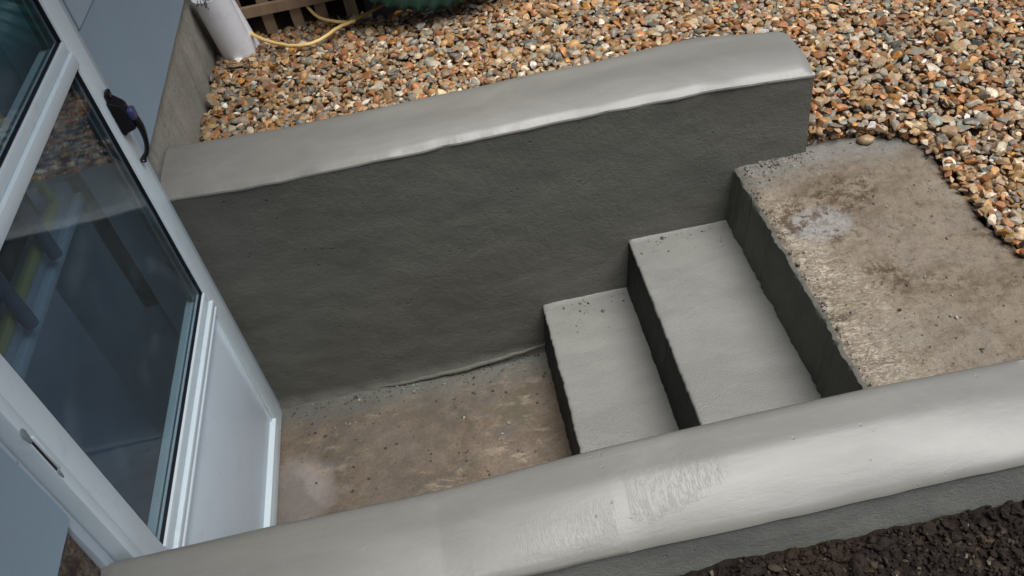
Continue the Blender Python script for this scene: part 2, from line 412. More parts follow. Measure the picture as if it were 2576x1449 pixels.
def zg(x, y):                   # gravel level
    s = 1-min(1, max(0, (x-1.25)/1.15)); t = min(1, max(0, (y-.75)/.55))
    s = s*s*(3-2*s); t = t*t*(3-2*t)
    return .560+.15*(0.35*t+.65*s*t) + .008*nz(x*2.2, y*2.2) - .022*min(1, max(0, (y-1.72)/.22))*(1 if x < .95 else max(0, 1-(x-.95)/.4))

# ------------------------------------------------------------------ ground sheet with the stair well left open
def build_ground():
    xs = [-60, -20, -8.2, -4, -1.5, -.12]+[i*.1 for i in range(0, 31)]+[4, 6, 10, 20, 60]
    xs = sorted(set(xs+[1.55])); ys = [-60, -20, -8, -4, -2, -1]+[-.6, -.4, -.3, -.1]+[i*.1 for i in range(1, 26)]+[3, 4, 6, 10, 20, 60]
    ys = sorted(set(ys)); vs = []; idx = {}; fs = []
    def vid(i, j):
        if (i, j) not in idx:
            x, y = xs[i], ys[j]
            if y <= -.1: z = .575
            else: z = zg(x, y)-.04 if (x > 2.15 or y > 1.25 or x < 1.3) else .50
            idx[(i, j)] = len(vs); vs.append((x, y, z))
        return idx[(i, j)]
    for i in range(len(xs)-1):
        for j in range(len(ys)-1):
            cx, cy = (xs[i]+xs[i+1])/2, (ys[j]+ys[j+1])/2
            if -.12 < cx < 1.6 and -.1 < cy < 1.1: continue
            if -8.2 < cx < -.12 and -8 < cy < 6: continue
            fs.append((vid(i, j), vid(i+1, j), vid(i+1, j+1), vid(i, j+1)))
    tag(mk("ground", vs, fs, m_bed), kind='structure')
build_ground()

# ------------------------------------------------------------------ rendered retaining walls
def sweep(name, xs, prof, mat, parent, sm=50, dx=None):
    """prof(x) -> list of (y,z)"""
    vs = []; n = None
    for x in xs:
        p = prof(x); n = len(p)
        vs += [(x+(dx(x, i) if dx else 0), y, z) for i, (y, z) in enumerate(p)]
    fs = [(i*n+k, i*n+k+1, (i+1)*n+k+1, (i+1)*n+k) for i in range(len(xs)-1) for k in range(n-1)]
    a0 = len(vs); fs.append(tuple(range(n))[::-1]); fs.append(tuple((len(xs)-1)*n+k for k in range(n)))
    bm = bmesh.new(); bv = [bm.verts.new(v) for v in vs]
    for f in fs: bm.faces.new([bv[i] for i in f])
    return bm_obj(name, bm, mat, parent, sm)
def lerp_tab(tab, x):
    for (a, b), (c, e) in zip(tab, tab[1:]):
        if x <= c: 
            t = (x-a)/(c-a); return b+(e-b)*max(0, min(1, t))
    return tab[-1][1]

fw = tag(empty("rendered_wall", (0.8, W, 0)), "freshly rendered grey wall with rounded glossy top between the well and the gravel", "wall")
xs_f = [-.015+i*(L+.015)/420 for i in range(421)]
ftop = [(-.02, .822), (.27, .807), (1.1, .806), (1.36, .801), (1.612, .783)]
fback = [(-.02, 1.125), (.3, 1.128), (.9, 1.128), (1.2, 1.135), (1.4, 1.150), (1.612, 1.118)]
def arris_f(x):     # the ragged lower lip of the cap on the well side
    return lerp_tab(ftop, x)-.006+.004*nz(x*9, 3)+.0006*nz(x*34, 1)+.0004*nz(x*120, 9)
def cap_f(x):
    za = arris_f(x); yb = lerp_tab(fback, x)+.004*nz(x*5, 7); f0 = W+.0035*nz(x*14, 5)
    lip = .0035+.0008*nz(x*30, 2)
    end = max(0, (x-(L-.03))/.03); dz = -.010*end**2
    zs = lerp_tab(ftop, x)-.006+.003*nz(x*5, 3); top = zs+.027+.003*nz(x*2.2, 12)
    ua = za
    pts = [(f0+.03, za-.012), (f0-.001, za-.004), (f0-lip, za+.001), (f0-lip*.6, za+.005), (f0+.006, za+.009)]
    bulge = .0018*nz(x*3.5, 21)
    for t in (.05, .10, .16, .22, .28, .34, .39, .44, .50, .60, .72, .82, .9, .96, 1.0):
        y = f0+(yb-f0)*t
        # tilts towards the well in the front third, dead flat behind, rounds off at the back
        k = max(0, 1-t/.10)**2; u = min(1, t/.42); zb = ua*k+zs*(1-k)
        z = zb+.009+(top-zb-.003)*(1.6*u-.6*u*u)+bulge*math.sin(t*3.1)
        if t > .82: z -= .011*((t-.82)/.18)**2
        z += .0010*nz(x*4, y*18)
        pts.append((y, z+dz))
    pts += [(yb+.004, za-.012), (yb+.005, za-.05), (f0+.03, za-.05)]
    return pts
sweep("wall_cap", xs_f, cap_f, m_cap, fw, 40)
def face_grid(name, y0, xs, zs, off, mat, parent, thick, zfun_top=None, top_lim=None):
    bm = bmesh.new(); g = []
    for x in xs:
        col = []
        for k, t in enumerate(zs):
            zt = top_lim(x); z = t*zt
            col.append(bm.verts.new((x, y0+off(x, z), z)))
        g.append(col)
    for i in range(len(xs)-1):
        for k in range(len(zs)-1): bm.faces.new((g[i][k], g[i+1][k], g[i+1][k+1], g[i][k+1]))
    geom = bmesh.ops.extrude_face_region(bm, geom=bm.faces[:])
    nv = [v for v in geom['geom'] if isinstance(v, bmesh.types.BMVert)]
    for v in nv: v.co.y = y0+thick
    return bm_obj(name, bm, mat, parent, 60)
def off_f(x, z):
    d = .004*nz(x*4, z*5)+.0016*nz(x*14, z*20, 4)+.0007*fbm(x*60, z*80, 2)
    e = max(0, 1-abs(z)/.04) if x < X1 else 0
    d -= .012*e*e*(1+.8*nz(x*18, 4))           # coved foot
    return d
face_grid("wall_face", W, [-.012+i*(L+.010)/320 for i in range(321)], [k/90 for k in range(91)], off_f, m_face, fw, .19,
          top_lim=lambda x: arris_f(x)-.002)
# wavy mortar ridge trowelled along the foot of the wall
bm = bmesh.new()
pts = [(.30+.55*t, W-.010-.012*math.sin(t*3.1)-.004*nz(t*9, 2), .004+.032*t**1.2+.004*nz(t*12, 5)) for t in [i/60 for i in range(61)]]
tube(bm, pts, [max(.0015, .008*math.sin(math.pi*i/60)**.5+.002*nz(i*.4, 1)) for i in range(61)], 10)
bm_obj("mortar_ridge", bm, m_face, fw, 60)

NT = .757
nw = tag(empty("rendered_wall", (0.8, -.09, .4)), "broad rendered grey wall in the foreground with a smooth sloping top and patch of wrinkled render", "wall")
xs_n = [-.10+i*(1.60+.10)/430 for i in range(431)]
ntop = [(-.10, .728), (0, .744), (.28, .749), (.56, .745), (.85, .765), (1.12, .771), (1.33, .770), (1.565, .759), (1.60, .757)]
def ar_n(x): return .711+.014*min(1, max(0, (x-1.15)/.4))+.004*nz(x*5, 41)+.0008*nz(x*22, 4)+.0004*nz(x*90, 3) -.012*min(1, max(0, (.3-x)/.3))
def cap_n(x):
    zt = lerp_tab(ntop, x)+.0008*nz(x*3, 8); za = ar_n(x); zq = .714+.003*nz(x*3, 41)+.014*min(1, max(0, (x-1.15)/.4))-.012*min(1, max(0, (.3-x)/.3)); yo = -.176+.006*nz(x*3, 31)+.0015*nz(x*16, 2)
    end = max(0, (x-1.56)/.04); dz = -.012*end**2
    pts = [(-.03, zt-.10), (0, zt-.10), (.002, zt-.05), (.001, zt-.022), (-.003, zt-.010), (-.010, zt-.003)]
    ns = 18
    for k in range(ns):
        t = (k+1)/ns; y = -.010+(yo+.010)*t
        k = max(0, (t-.8)/.2)**2; z = zt+.0015*math.sin(t*2)-(zt-(za*k+zq*(1-k))-.006)*(.5*max(0, t-.40)/.60+.5*(max(0, t-.40)/.60)**2)
        z += .0009*nz(x*3, y*14, 3)+.0003*nz(x*9, y*40, 5)
        pts.append((y, z+dz))
    pts += [(yo-.003, za), (yo-.001, za-.006), (yo+.02, za-.012), (-.03, za-.02)]
    return pts
sweep("wall_cap", xs_n, cap_n, m_cap2, nw, 40)
def off_no(x, z): return .003*nz(x*5, z*9, 3)+.0015*nz(x*20, z*30, 7)+.0008*fbm(x*60, z*90, 2)
def nf():
    bm = bmesh.new(); g = []; xs = [-.095+i*(1.69)/300 for i in range(301)]
    zs = [k/14 for k in range(15)]
    for x in xs:
        zt = ar_n(x)-.003; y = -.170+.006*nz(x*3, 31)
        g.append([bm.verts.new((x, y+off_no(x, .45+t*(zt-.45)), .45+t*(zt-.45))) for t in zs])
    for i in range(len(xs)-1):
        for k in range(14): bm.faces.new((g[i][k], g[i+1][k], g[i+1][k+1], g[i][k+1]))
    r = bmesh.ops.extrude_face_region(bm, geom=bm.faces[:])
    for v in [v for v in r['geom'] if isinstance(v, bmesh.types.BMVert)]: v.co.y = -.12
    bm_obj("outer_face", bm, m_outer, nw, 60)
nf()
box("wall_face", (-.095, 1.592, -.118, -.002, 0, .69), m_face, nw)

# ------------------------------------------------------------------ well floor
def floor():
    nx, ny = 150, 100; vs = []; fs = []
    for i in range(nx+1):
        for j in range(ny+1):
            x = -.06+i*(.95)/nx; y = -.02+j*(W+.03)/ny
            z = .0012*fbm(x*9, y*9)+.0012*nz(x*40, y*40)
            vs.append((x, y, z))
    for i in range(nx):
        for j in range(ny):
            a = i*(ny+1)+j; fs.append((a, a+ny+1, a+ny+2, a+1))
    tag(mk("floor", vs, fs, m_floor, sm=80), kind='structure')
floor()

# ------------------------------------------------------------------ steps
st = tag(empty("concrete_steps", (1.1, .45, 0)), "two smooth grey rendered steps rising from the well floor to the rough slab", "steps")
def step(x0, x1, z0, z1, seed, name="step"):
    ny = 170; s = empty(name, (0, 0, 0), st); s.parent = st; s.matrix_parent_inverse = Matrix.Translation(-Vector(st.location))
    def edge(y): return x0+.0030*nz(y*6, seed)+.0022*nz(y*26, seed+3)+.0024*nz(y*70, seed+5)
    # tread
    ts = [0, .015, .04, .1, .2, .35, .5, .65, .8, .92, 1]
    bm = bmesh.new(); g = []
    for j in range(ny+1):
        y = -.01+(W+.012)*j/ny; e = edge(y); row = []
        row.append(bm.verts.new((e+.012, y, z1-.02)))
        row.append(bm.verts.new((e+.003, y, z1-.012+.001*nz(y*30, 2))))
        row.append(bm.verts.new((e-.001, y, z1-.006+.0015*nz(y*50, seed))))
        row.append(bm.verts.new((e+.001, y, z1-.0015)))
        for t in ts[1:]:
            x = e+(x1+.02-e)*t; z = z1+.0011*nz(x*5, y*5, seed)+.0003*nz(x*40, y*40, seed)
            if y > W-.02: z += .003*((y-W+.02)/.02)**2*(1+nz(x*40, 1))
            row.append(bm.verts.new((x, y, z)))
        g.append(row)
    for j in range(ny):
        for k in range(len(g[0])-1): bm.faces.new((g[j][k], g[j][k+1], g[j+1][k+1], g[j+1][k]))
    me = bm_obj("tread", bm, m_tread, None, 60); me.parent = s
    # riser, leaning out a little at its foot
    bm = bmesh.new(); g = []
    for j in range(ny+1):
        y = -.01+(W+.012)*j/ny; e = edge(y); row = []
        for k in range(13):
            t = k/12; z = z0-.01+(z1-.010-z0+.01)*t; x = e+.001-.018*(1-t)+.0014*nz(y*25, z*30, seed)+.0007*nz(y*80, z*90)
            row.append(bm.verts.new((x, y, z)))
        row.append(bm.verts.new((e+.02, y, z1-.008)))
        g.append(row)
    for j in range(ny):
        for k in range(len(g[0])-1): bm.faces.new((g[j][k], g[j+1][k], g[j+1][k+1], g[j][k+1]))
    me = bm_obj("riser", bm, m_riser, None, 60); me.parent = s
    return s
step(X1, X2, 0, R1, 11); step(X2, X3, R1, R2, 23)

# landing slab
def slab():
    root = tag(empty("concrete_slab", (1.65, .45, R2)), "rough brown concrete slab with straw and mud at the head of the steps", "slab")
    def ed(y): return X3+.004*nz(y*7, 1)+.006*nz(y*22, 2)+.0045*nz(y*60, 5)
    right = [(-.25, 1.97), (.20, 1.93), (.43, 1.905), (.53, 1.885), (.695, 1.895), (.777, 1.908), (.85, 1.90), (.895, 1.872), (.925, 1.81), (.945, 1.72)]
    bm = bmesh.new(); g = []; NX, NY = 150, 190
    y0, y1 = -.30, .945
    for j in range(NY+1):
        y = y0+(y1-y0)*j/NY; a = ed(y) if y > -.03 else 1.62; b = lerp_tab(right, y)+.006*nz(y*14, 8)+.003*nz(y*50, 3); row = []
        if y > -.18 and y < 0: a = max(a, ed(0)+ (0 if y > -.03 else .17))
        for i in range(NX+1):
            t = i/NX; x = a+(b-a)*t; ez = min((x-a), .03)/.03; er = min(b-x, .02)/.02
            z = R3+.003*fbm(x*6, y*6)+.0028*fbm(x*35, y*35, 1)+.0018*nz(x*120, y*120)
            z -= .010*(1-ez)**2*(1+.7*nz(y*45, 9)); z -= .018*(1-er)**2
            row.append(bm.verts.new((x, y, z)))
        g.append(row)
    for j in range(NY):
        for i in range(NX): bm.faces.new((g[j][i], g[j][i+1], g[j+1][i+1], g[j+1][i]))
    # skirt
    rim = [g[0][i] for i in range(NX+1)]+[g[j][NX] for j in range(1, NY+1)]+[g[NY][i] for i in range(NX-1, -1, -1)]
    low = [bm.verts.new((v.co.x, v.co.y, .40)) for v in rim]
    for a in range(len(rim)-1): bm.faces.new((rim[a], low[a], low[a+1], rim[a+1]))
    bm_obj("slab_top", bm, m_slab, root, 70)
    bm = bmesh.new(); g = []; ny = 190
    for j in range(ny+1):
        y = -.01+(W+.012)*j/ny; e = ed(y); row = []
        for k in range(15):
            t = k/14; z = R2-.01+(R3-.006-R2+.01)*t; x = e-.002-.018*(1-t)+.0016*nz(y*25, z*30, 7)+.001*nz(y*90, z*90)
            row.append(bm.verts.new((x, y, z)))
        row.append(bm.verts.new((e+.006, y, R3-.003+.002*nz(y*60, 3)))); row.append(bm.verts.new((e+.03, y, R3-.02))); g.append(row)
    for j in range(ny):
        for k in range(len(g[0])-1): bm.faces.new((g[j][k], g[j+1][k], g[j+1][k+1], g[j][k+1]))
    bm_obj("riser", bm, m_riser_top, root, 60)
slab()

# ------------------------------------------------------------------ house
HX = -.0
house = tag(empty("house", (-.3, .45, 0)), "blue grey painted house with a pale glazed door at the foot of the steps", "house")
def hpart(name, bl, mat, bev=.0, parent=house, sm=None): return boxes(name, bl, mat, parent, bev, sm)
# far side painted wall: bottom edge climbs slightly away from the door
def prism_x(name, poly, x0, x1, mat, parent, sm=None):
    bm = bmesh.new(); a = [bm.verts.new((x1, y, z)) for y, z in poly]; b = [bm.verts.new((x0, y, z)) for y, z in poly]
    bm.faces.new(a); bm.faces.new(b[::-1]); n = len(poly)
    for i in range(n): bm.faces.new((a[i], b[i], b[(i+1) % n], a[(i+1) % n]))
    return bm_obj(name, bm, mat, parent, sm)
lowedge = [(.928+i*.03, .938+.022*min(1, i*.03/.77)+.0022*nz(i*.5, 3)) for i in range(0, 60)]
prism_x("wall", lowedge+[(2.70, 1.262), (.928, 1.262)], -.25, 0, m_wallpaint, house)
prism_x("wall", [(.928, 1.266), (2.70, 1.266), (2.70, 4.6), (.928, 4.6)], -.25, .005, m_panelpaint, house)
prism_x("wall", [(.90, 2.14), (.924, 2.14), (.924, 4.6), (.90, 4.6)], -.25, -.01, m_wallpaint, house)
prism_x("wall", [(-.008, 2.14), (.896, 2.14), (.896, 4.6), (-.008, 4.6)], -.25, -.004, m_wallpaint, house)
nl = [(-.014-i*.03, .892-.0012*i+.002*nz(i*.6, 9)) for i in range(0, 120)]
rag = [(-.014+.0035*nz(i*.9, 5)+.002*nz(i*2.3, 1), .892+i*.05) for i in range(1, 75)]
prism_x("wall", nl[::-1]+[(-.014, .892)]+rag+[(-3.6, rag[-1][1])], -.25, .002, m_wallpaint, house)
# plinths
def plinth(name, ys, z0, zt, xf, mat, amp):
    bm = bmesh.new(); g = []
    for y in ys:
        row = []
        for k in range(25):
            t = k/24; z = z0+(zt(y)-z0)*t
            row.append(bm.verts.new((xf(y, t)+amp*(.6*nz(y*6, z*6, 1)+.3*fbm(y*20, z*20, 2)), y, z)))
        row.append(bm.verts.new((-.2, y, zt(y)))); g.append(row)
    for i in range(len(ys)-1):
        for k in range(25): bm.faces.new((g[i][k], g[i+1][k], g[i+1][k+1], g[i][k+1]))
    for r in (g[0], g[-1]): 
        q = bm.verts.new((-.2, r[0].co.y, z0)); bm.faces.new(r+[q])
    bm_obj(name, bm, mat, house, 60)
plinth("plinth", [.925+i*.02 for i in range(90)], .5, lambda y: .936+.022*min(1, (y-.928)/.77), lambda y, t: .006*(1-t)**1.5-.024, m_plinth, .010)
plinth("plinth", [-3.6+i*.03 for i in range(120)], .35, lambda y: .90, lambda y, t: -.085, m_plinth, .03)
# door frame
hpart("door_frame", [(-.14, -.004, .886, .926, -.02, 2.14), (-.14, -.012, -.012, .010, -.02, 2.14), (-.14, -.004, .0105, .8855, 2.085, 2.14)], m_frame, .003, sm=40)
hpart("door_frame", [(-.004, .004, .893, .921, .0, 2.08)], m_frame, .002, sm=40)
box("threshold", (-.14, -.002, .011, .885, -.02, .012), m_frame, house, .002, 40)

door = empty("door", (0, 0, 0)); door.parent = house; door.matrix_parent_inverse = Matrix.Translation(-Vector(house.location))
door['label'] = "pale grey half glazed door with black lever handle"
XF = .014     # front plane of the leaf
def dp(name, bl, mat, bev=.002, sm=40): return boxes(name, bl, mat, door, bev, sm)
YA, YB = .808, .101       # glass limits
dp("stile", [(-.035, XF, YA+.004, .884, .016, 2.07)], m_door, .004)
dp("stile", [(-.035, XF, .040, YB-.004, .016, 2.07)], m_door, .003)
dp("stile", [(-.034, XF+.004, .013, .038, .016, 2.07)], m_door, .003)
dp("rail", [(-.035, XF-.002, YB-.003, YA+.003, 1.98, 2.07)], m_door, .003)
# transom bar: two moulded steps
dp("rail", [(-.03, XF+.006, YB-.003, YA+.003, 1.243, 1.272), (-.03, XF-.001, YB-.003, YA+.003, 1.2735, 1.297)], m_door, .003)
# middle rail, three beads
dp("rail", [(-.03, XF+.001, YB-.003, YA+.003, .572, .602), (-.03, XF+.010, YB-.003, YA+.006, .555, .570), (-.03, XF+.004, YB-.003, YA+.006, .545, .5535), (-.03, XF+.008, YB-.003, YA+.010, .533, .5435)], m_door, .0022)
dp("rail", [(-.035, XF, YB-.003, YA+.003, .016, .072), (-.035, XF+.006, YB-.003, YA+.002, .0735, .083)], m_door, .003)
dp("lower_panel", [(-.02, XF-.010, YB-.002, YA+.003, .084, .532)], m_doorlow, .001)
# beads along the stiles around the lower panel
dp("bead", [(-.01, XF-.004, YA-.010, YA+.0035, .0835, .5325)], m_door, .002)
for z0, z1 in ((.603, 1.242), (1.298, 1.979)):
    dp("gasket_and_edge_shade", [(.002, XF-.003, YA-.003, YA-.0005, z0, z1), (.002, XF-.004, YB-.0025, YB+.0005, z0, z1), (.002, XF-.004, YB+.0010, YA-.0035, z0, z0+.0025)], m_black, .0008)
    dp("gasket_and_edge_shade", [(-.020, -.004, YA-.024, YA+.003, z0, z1)], m_black, .0008)  # wide black strip behind the pane stands for shade at the frame edge
    dp("bead", [(-.012, XF-.003, YA+.0005, YA+.0037, z0, z1)], m_door, .0008)
    dp("glass", [(.000, .005, YB-.003, YA+.003, z0-.003, z1+.003)], m_glass, 0, None)
    dp("spacer", [(-.006, -.003, YA-.030, YA-.0245, z0+.006, z1-.008), (-.005, -.003, YB+.008, YA-.031, z0+.003, z0+.007)], m_spacer, .001)
# handle: back plate, deep wedge body, button, drooping lever
hd_parts = []
bm = bmesh.new()
add_box(bm, XF, XF+.006, .846, .872, 1.050, 1.150, .002)
def hexa(bm, pts):
    v = [bm.verts.new(p) for p in pts]
    for f in ((0, 1, 2, 3), (7, 6, 5, 4), (0, 4, 5, 1), (1, 5, 6, 2), (2, 6, 7, 3), (3, 7, 4, 0)): bm.faces.new([v[i] for i in f])
    return v
y0, y1 = .836, .880
v = hexa(bm, [(XF+.002, y0, 1.056), (XF+.002, y1, 1.056), (XF+.002, y1, 1.140), (XF+.002, y0, 1.140),
              (.046, y0+.008, 1.062), (.046, y1-.008, 1.062), (.042, y1-.008, 1.120), (.042, y0+.008, 1.120)])
es = list({e for q in v for e in q.link_edges}); bmesh.ops.bevel(bm, geom=es, offset=.003, segments=3, affect='EDGES')
add_box(bm, XF+.002, XF+.012, .850, .868, 1.140, 1.156, .003)
lev = spline([(.030, .859, 1.098), (.044, .858, 1.088), (.051, .857, 1.066), (.050, .857, 1.040), (.044, .857, 1.012), (.034, .857, .992), (.024, .857, .983), (.020, .857, .975)], 6)
tube(bm, lev, [.012-.0065*min(1, i/22)+(.002 if i > 38 else 0) for i in range(len(lev))], 12)
bm_obj("handle", bm, m_handle, door, 40)
bm = bmesh.new(); add_box(bm, .040, .056, .846, .870, 1.080, 1.108, .006, 3); bm_obj("handle_button", bm, m_button, door, 40)
# hinge slot and putty marks on the near stile
dp("hinge", [(XF+.003, XF+.0055, .006+.009, .0195, .978, 1.053)], m_black, .001)
dp("hinge", [(XF-.002, XF+.0085, .0200, .0255, .976, 1.055)], m_door, .002)
for (yy, zz, ry, rz) in ((.0165, 1.066, .0075, .017), (.017, .968, .0035, .011)):
    bm = bmesh.new(); r = bmesh.ops.create_uvsphere(bm, u_segments=20, v_segments=10, radius=1)
    for q in r['verts']:
        k = 1 if q.co.z > 0 else .72
        q.co = Vector((XF+.0045+q.co.x*.0022, yy+q.co.y*ry*k, zz+q.co.z*rz))
    bm_obj("putty_mark", bm, m_hingemark, door, 60)
bm = bmesh.new(); bmesh.ops.create_uvsphere(bm, u_segments=16, v_segments=8, radius=.0042); bmesh.ops.translate(bm, verts=bm.verts, vec=(-.014, .0015, 1.03)); bm_obj("screw", bm, m_hingemark, door, 60)

# interior seen through the glass
def ip(name, bl, mat, bev=.002): return boxes(name, bl, mat, house, bev, 40 if bev else None)
ip("inner_lining", [(-.38, -.141, .925, .945, -.02, 2.4), (-.38, -.141, -.04, -.02, -.02, 2.4)], m_sill)
ip("inner_sill", [(-.30, -.145, -.02, .86, .907, .930), (-.30, -.160, -.02, .86, .931, .966)], m_sill, .004)
ip("inner_frame", [(-.166, -.150, -.02, .765, .968, .990), (-.166, -.150, .743, .765, .991, 1.60), (-.166, -.150, -.02, .742, 1.50, 1.53)], m_yframe, .002)
prism_x("inner_reflection_sheet", [(.60, 1.49), (.30, 1.49), (.10, 1.49)]+[(.05+.03*i, 1.02+.05*nz(i*.35, 2)+.05*abs(math.sin(i*.28))) for i in range(22)]+[(.73, 1.12), (.735, 1.49)], -.19, -.186, m_pale, house)
ip("inner_void_sheet", [(-.215, -.200, -.01, .760, .96, 1.60)], m_dark, 0)  # dark sheet in place of the shaded void behind the frame
for yy in (.60, .40, .20):
    bm = bmesh.new(); tube(bm, [(-.130, yy, .955), (-.132, yy, 1.2), (-.134, yy, 1.6)], .014, 14); bm_obj("inner_post", bm, m_post, house, 60)
ip("room_wall", [(-3.4, -3.3, -2.5, 2.5, 0, 2.4), (-3.3, -.36, 2.4, 2.5, 0, 2.4), (-3.3, -.36, -2.5, -2.4, 0, 2.4)], m_slate, 0)
ip("room_wall", [(-.379, -.301, .946, 2.399, -.01, 2.4), (-.379, -.301, -2.399, -.041, -.01, 2.4)], m_sill, 0)
ip("room_floor", [(-3.3, -.07, -2.4, 2.4, -.1, -.021)], m_slate, 0)
ip("room_ceiling", [(-3.3, -.26, -2.4, -.9, 2.41, 2.5), (-3.3, -.26, 1.9, 2.4, 2.41, 2.5), (-3.3, -2.6, -.9, 1.9, 2.41, 2.5)], m_slate, 0)  # middle left open on purpose so sky light reaches the room
ip("shade_overhang", [(-.30, .58, -3.7, 2.72, 2.44, 2.54)], m_sill, .01)  # overhang added out of view to shade the door end of the well
ip("unseen_roof", [(-8.2, .18, -3.9, -1.0, 4.65, 4.85), (-8.2, .18, 2.0, 3.0, 4.65, 4.85), (-8.2, -2.6, -.99, 1.99, 4.65, 4.85)], m_slate, .02)  # out of view, opening shaped to let light down into the room
ip("wall", [(-8.1, -.26, -3.7, -3.6, .3, 4.6), (-8.1, -.26, 2.71, 2.8, .3, 4.6), (-8.1, -8.0, -3.55, 2.7, .3, 4.6)], m_wallpaint, 0)

bm = bmesh.new()
add_box(bm, -.20, -.016, -.13, -.0135, .3, .888, .006)
bmesh.ops.subdivide_edges(bm, edges=bm.edges[:], cuts=5, use_grid_fill=True)
for v in bm.verts: v.co += Vector((nz(v.co.y*30, v.co.z*30), 0, 0))*.012
bm_obj("plinth", bm, m_dirtymason, house, 60)
# debris in the hollow under the near painted wall
def lump_mesh(seed, r, sx=1, sy=1, sz=1, rough=.35, sub=3):
    bm = bmesh.new(); bmesh.ops.create_icosphere(bm, subdivisions=sub, radius=1)
    for v in bm.verts:
        c = v.co.copy(); k = 1+rough*nz(c.x*1.3+seed, c.y*1.3, c.z*1.3)+rough*.5*nz(c.x*3.4, c.y*3.4+seed, c.z*3.4)
        v.co = Vector((c.x*sx, c.y*sy, c.z*sz))*k*r
    return bm
bm = bmesh.new()
for i in range(60):
    x = random.uniform(-.10, -.02); y = random.uniform(-.16, .0); 
    b2 = lump_mesh(i*3.1, random.uniform(.005, .014), 1, 1, .7, .4, 2); off = Vector((x, y, .728+random.uniform(-.004, .004)))
    me = bpy.data.meshes.new("t"); b2.transform(Matrix.Translation(off)); b2.to_mesh(me); b2.free(); bm.from_mesh(me); bpy.data.meshes.remove(me)
tag(bm_obj("rubble", bm, m_dirtymason, None, 60), kind='stuff', label="crumbs of mortar and dirt in the hollow under the house wall", cat="rubble")

# ------------------------------------------------------------------ brick wing and lattice beyond the gravel
bw = tag(box("brick_wall", (-.2, 2.4, 2.75, 2.95, .4, 5.2), m_brick), "dark brick wall behind the timber lattice", "wall")
lt = tag(empty("timber_lattice", (.4, 1.97, .72)), "weathered timber lattice skirt above the gravel beside the white pipe", "lattice")
box("rail", (.03, .48, 1.955, 1.972, .766, .803), m_timber, lt, .002)
box("rail", (.03, .48, 1.955, 1.972, 1.02, 1.057), m_timber, lt, .002)
for i, x in enumerate((.075, .165, .262, .345, .445)):
    box("slat", (x-.019+.004*nz(i*3.3), x+.019+.004*nz(i*3.3), 1.9745, 1.988, .69, 1.06), m_timber, lt, .0015)
dk = tag(empty("timber_deck", (.5, 2.3, 1.1)), "dark timber deck over the lattice", "deck")
for i in range(5): box("board", (-.0, 1.30, 1.95+i*.145, 2.09+i*.145, 1.075, 1.10), m_timber, dk, .003)
box("skirt", (-.0, 1.30, 2.20, 2.22, .5, 1.07), m_dark, dk)  # skirts are dark sheets put in for the shade under the deck
box("skirt", (1.28, 1.30, 2.02, 2.19, .5, 1.07), m_dark, dk)  # dark sheet put in for the shade under the deck
box("skirt", (.49, 1.30, 1.99, 2.015, .5, 1.07), m_dark, dk)  # dark sheet standing for the black void behind the duct

# ------------------------------------------------------------------ white soil pipe
def pipe():
    root = tag(empty("soil_pipe", (.075, 1.80, .70)), "short open white plastic soil pipe leaning beside the house plinth", "pipe")
    def ring_tube(p0, p1, ro, ri, jag, mat, name):
        p0 = Vector(p0); p1 = Vector(p1); ax = (p1-p0).normalized(); a = ax.cross(Vector((0, 1, 0))).normalized(); b = ax.cross(a); n = 48
        bm = bmesh.new(); rs = []
        Ls = (p1-p0).length
        for (r, s) in ((ro, 0), (ro, .5), (ro, 1), (ri, 1), (ri, .5), (ri, 0)):
            ring = []
            for k in range(n):
                an = 2*math.pi*k/n; j = jag*nz(math.cos(an)*3, math.sin(an)*3, 4) if s == 1 else 0
                ring.append(bm.verts.new(p0+ax*(Ls*s+j)+(a*math.cos(an)+b*math.sin(an))*r))
            rs.append(ring)
        for i in range(len(rs)-1):
            for k in range(n): bm.faces.new((rs[i][k], rs[i][(k+1) % n], rs[i+1][(k+1) % n], rs[i+1][k]))
        bm_obj(name, bm, mat, root, 40)
    ring_tube((.066, 1.862, .66), (.046, 1.835, .925), .055, .051, .006, m_plastic, "pipe_body")
    ring_tube((.098, 1.900, .66), (.060, 1.888, .92), .034, .030, .003, m_plastic, "pipe_branch")
    bm = bmesh.new()
    for i in range(4):
        a = random.uniform(-2.6, -.6); r0 = .056
        p = Vector((.047+r0*math.cos(a), 1.835+r0*math.sin(a), .925))
        pts = spline([p+Vector((0, 0, .004)), p+Vector((random.uniform(-.01, .01), -.002, -.008)), p+Vector((random.uniform(-.012, .012), -.003, random.uniform(-.03, -.012)))], 5)
        tube(bm, pts, .0012, 6)
    bm_obj("fibre", bm, m_black, root, 60)
    return root
pipe()

# green ribbed ducting
def duct():
    ctrl = [(.745-.285*math.cos(a), 1.800+.10*(1-math.sin(a)), 1.115-.270*math.sin(a)) for a in [math.pi*k/8 for k in range(-1, 10)]]
    pts = spline(ctrl, 28); bm = bmesh.new()
    rad = [.098+.0055*math.cos(2*math.pi*i/9) for i in range(len(pts))]
    tube(bm, pts, rad, 40)
    return tag(bm_obj("flexible_duct", bm, m_green, None, 20), "dark green ribbed flexible duct sagging over the gravel at the top of the picture", "duct")
duct()

